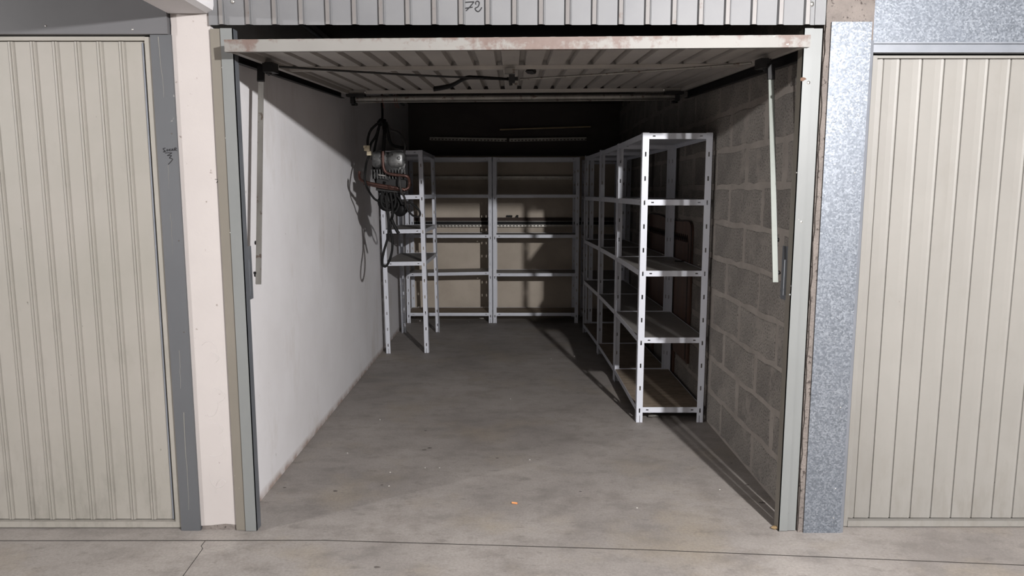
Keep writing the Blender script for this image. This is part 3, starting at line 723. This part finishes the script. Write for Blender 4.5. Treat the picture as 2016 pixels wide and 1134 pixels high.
MB().bar(Q(790, 325, -.03), Q(785, 345, -.03), .012, .016).bar(Q(796, 322, -.03), Q(793, 340, -.03), .008, .016).build('terminal_clip', 'alu', mu)
MB().tube(QL([(754, 298, -.07), (754, 318, -.075), (756, 333, -.08), (763, 341, -.08), (778, 344, -.08), (797, 346, -.08), (804, 350, -.07), (806, 360, -.05), (804, 369, -.04), (796, 373, -.05), (775, 369, -.06), (745, 364, -.06), (718, 358, -.05), (709, 353, -.03), (707, 345, -.01), (708, 338, .0)]), .0105, 10, 6).build('copper_pipe', 'copper', mu)
MB().tube(QL([(716, 361, -.04), (750, 369, -.05), (790, 374, -.045)]), .008, 8, 5).build('copper_pipe', 'copper', mu)
MB().lump(Q(766, 368, -.07), .013, 2).lump(Q(779, 370, -.07), .010, 6).lump(Q(795, 373, -.06), .010, 8).build('solder_joint', 'copper', mu)
cb = MB().box(*sum([[q-.018, q+.018] for q in (Q(723, 292, -.02))], [])).box(*sum([[q-.014, q+.014] for q in (Q(727, 302, -.02))], []))
cb.box(*sum([[q-.008, q+.008] for q in (Q(718, 289, -.04))], [])).build('connector_block', 'cream_plastic', mu, label='cream terminal block')
cables = [
 ([(752, 205, .10), (753, 225, .08), (751, 238), (740, 246), (729, 258), (724, 275), (724, 288)], .0085),
 ([(753, 238, .05), (746, 250), (740, 268), (730, 284), (727, 300)], .008),
 ([(757, 236, .02), (757, 262, -.03), (755, 292, -.05), (754, 300, -.07)], .012),
 ([(748, 240, .03), (744, 262, .02), (738, 290, .03), (733, 315, .04)], .008),
 ([(760, 240, .03), (764, 262, .04), (772, 285, .05), (800, 292, .05)], .010),
 ([(762, 244, .05), (770, 256, .05), (786, 262, .04), (797, 282), (796, 300), (790, 325), (787, 350, -.09), (789, 372, -.09), (797, 392, -.04), (799, 412, .02)], .0075),
 ([(728, 305), (722, 318), (719, 338, -.06), (718, 352, -.07), (722, 368, -.06), (730, 382), (738, 392), (747, 396), (753, 392), (755, 380)], .0075),
 ([(757, 358, -.03), (753, 376), (750, 392), (753, 405), (760, 412), (768, 413), (776, 408), (779, 395), (776, 380), (772, 372)], .010),
 ([(761, 372), (762, 395), (763, 412), (765, 430), (768, 450), (772, 470), (772, 492), (767, 512), (760, 524), (754, 522), (753, 510), (757, 490), (764, 465), (765, 440), (762, 415), (758, 385)], .0085),
 ([(767, 372), (771, 395), (773, 420, -.03), (770, 433), (768, 440), (770, 448)], .010),
 ([(771, 432), (776, 444), (782, 455), (785, 460)], .012),
 ([(783, 372), (788, 392), (792, 402), (800, 398), (812, 402), (822, 410), (827, 420), (824, 427), (816, 426), (808, 420), (800, 408), (797, 396)], .0075),
 ([(772, 378), (768, 400, .05), (778, 418, .06), (790, 421, .05), (798, 412, .03), (797, 400)], .010),
 ([(747, 372), (757, 388, .04), (772, 402, .05), (786, 410, .05), (796, 402, .05)], .010),
 ([(735, 320, .06), (737, 340, .06), (742, 362, .05), (748, 380, .04)], .010),
 ([(781, 374, -.02), (778, 390), (764, 400), (754, 398), (752, 388), (758, 378), (770, 377), (782, 386), (790, 398)], .0075),
 ([(765, 372, .03), (777, 385, .03), (785, 400, .03), (780, 415, .03), (770, 420, .03)], .010),
]
for i, (pts, r) in enumerate(cables):
    MB().tube(QL(pts), r, 8, 6).build('cable', 'cable_grey' if i == 5 else 'black_rubber', mu)
MB().lathe(Q(762, 398, .05), (.2, -1, .05), [(0, .02), (.005, .062), (.025, .066), (.035, .05), (.04, .015)], 18).lathe(Q(790, 412, .07), (-.3, -1, 0), [(0, .02), (.005, .048), (.025, .05), (.035, .02)], 16).build('fan_housing', 'black', mu)
MB().dome(Q(758, 273, -.04), .007, (0, -1, 0)).dome(Q(757, 281, -.045), .006, (0, -1, 0)).build('cable_clip', 'chrome', mu)
ph = Q(752, 208, .10)
MB().tube([(ph.x, ph.y, ZC), (ph.x, ph.y, 2.25), ph], .007, 6, 2).build('hanging_rope', 'black_rubber', mu)
MB().lump(Q(751, 240, .02), .030, 9, (1, .8, .9)).lump(Q(757, 250, .03), .028, 12, (.8, .8, 1.3)).build('cable_knot', 'black_rubber', mu)

# small things left on the middle shelf of the nearest rack
p = onZ(1338, 515, .9655)
solo(MB().tube([p+Vector((-.03, .01, .004)), p+Vector((-.012, -.012, .004)), p+Vector((.03, -.006, .004)), p+Vector((.034, .008, .004))], .004, 6, 4), 'wire_clip', 'black', (p.x, p.y, .9655), 'small bent black clip on the middle shelf of the nearest rack', 'clip')
p = onZ(1307, 503, .9655)
solo(MB().lump(p+Vector((0, 0, .006)), .011, 51, (1.3, .8, .5), 6), 'paper_scrap', 'paper', (p.x, p.y, .9655), 'pale scrap at the rear of the middle shelf, nearest rack', 'litter')

# ------------------------------------------------------------------ litter on the floor
p = onZ(1013, 992)
b = MB().tube([p+Vector((-.012, .003, .005)), p+Vector((.013, -.005, .005))], .0045, 8, 1)
solo(b, 'cigarette_butt', 'orange', (p.x, p.y, 0), 'orange cigarette butt lying on the floor in the opening', 'litter')
p = onZ(1284, 822)
b = MB().lump(p+Vector((0, 0, .012)), .030, 11, (1.3, .8, .4)).lump(p+Vector((.035, .02, .008)), .02, 13, (1.2, .7, .4))
solo(b, 'crumpled_film', 'foil', (p.x, p.y, 0), 'crumpled plastic film under the nearest rack on the right', 'litter')
p = onZ(1281, 820)
solo(MB().lump(p+Vector((0, -.005, .027)), .013, 21, (1.5, .8, .35)), 'paper_scrap', 'paper', (p.x, p.y, .022), 'white scrap on top of the crumpled film', 'litter')
p = onZ(948, 628)
solo(MB().lump(p+Vector((0, 0, .012)), .022, 31, (1.6, .9, .5)), 'paper_scrap', 'paper', (p.x, p.y, 0), 'dirty white paper scrap under the left back rack', 'litter')
p = onZ(827, 633)
solo(MB().lump(p+Vector((0, 0, .008)), .010, 32, (1, 1, .8)), 'pebble', 'paper', (p.x, p.y, 0), 'bright white pebble near the left rear corner', 'litter')
p = onZ(1529, 1041)
solo(MB().lump(p+Vector((0, -.005, .008)), .020, 41, (1.3, .6, .4)), 'dry_leaf', 'leaf', (p.x, p.y, 0), 'dry leaf crumbs at the foot of the right frame post', 'litter')
rd = random.Random(17)
for u, v in ((748, 827), (684, 893), (837, 922), (865, 922), (766, 958), (1254, 1001), (1131, 702), (1005, 786), (923, 634), (1043, 906), (1085, 707), (768, 931), (1252, 775), (1417, 965)):
    p = onZ(u, v)
    solo(MB().lump(p+Vector((0, 0, .003)), .0045, rd.randrange(999), (1, 1, .7), 5), 'crumb', 'paper', (p.x, p.y, 0), 'tiny pale crumb scattered on the grey box floor', 'litter', 'pale crumbs on the floor')
for u, v in ((752, 955), (838, 848), (846, 882), (835, 886), (979, 902), (660, 967), (560, 960), (1143, 968), (742, 1117), (1440, 912), (1470, 955), (1500, 990)):
    p = onZ(u, v)
    solo(MB().lump(p+Vector((0, 0, .001)), rd.uniform(.005, .012), rd.randrange(999), (1.4, .7, .18), 7), 'dirt_flake', 'grit', (p.x, p.y, 0), 'flat dark flake of dirt on the grey box floor', 'litter', 'dark dirt flakes on the floor')
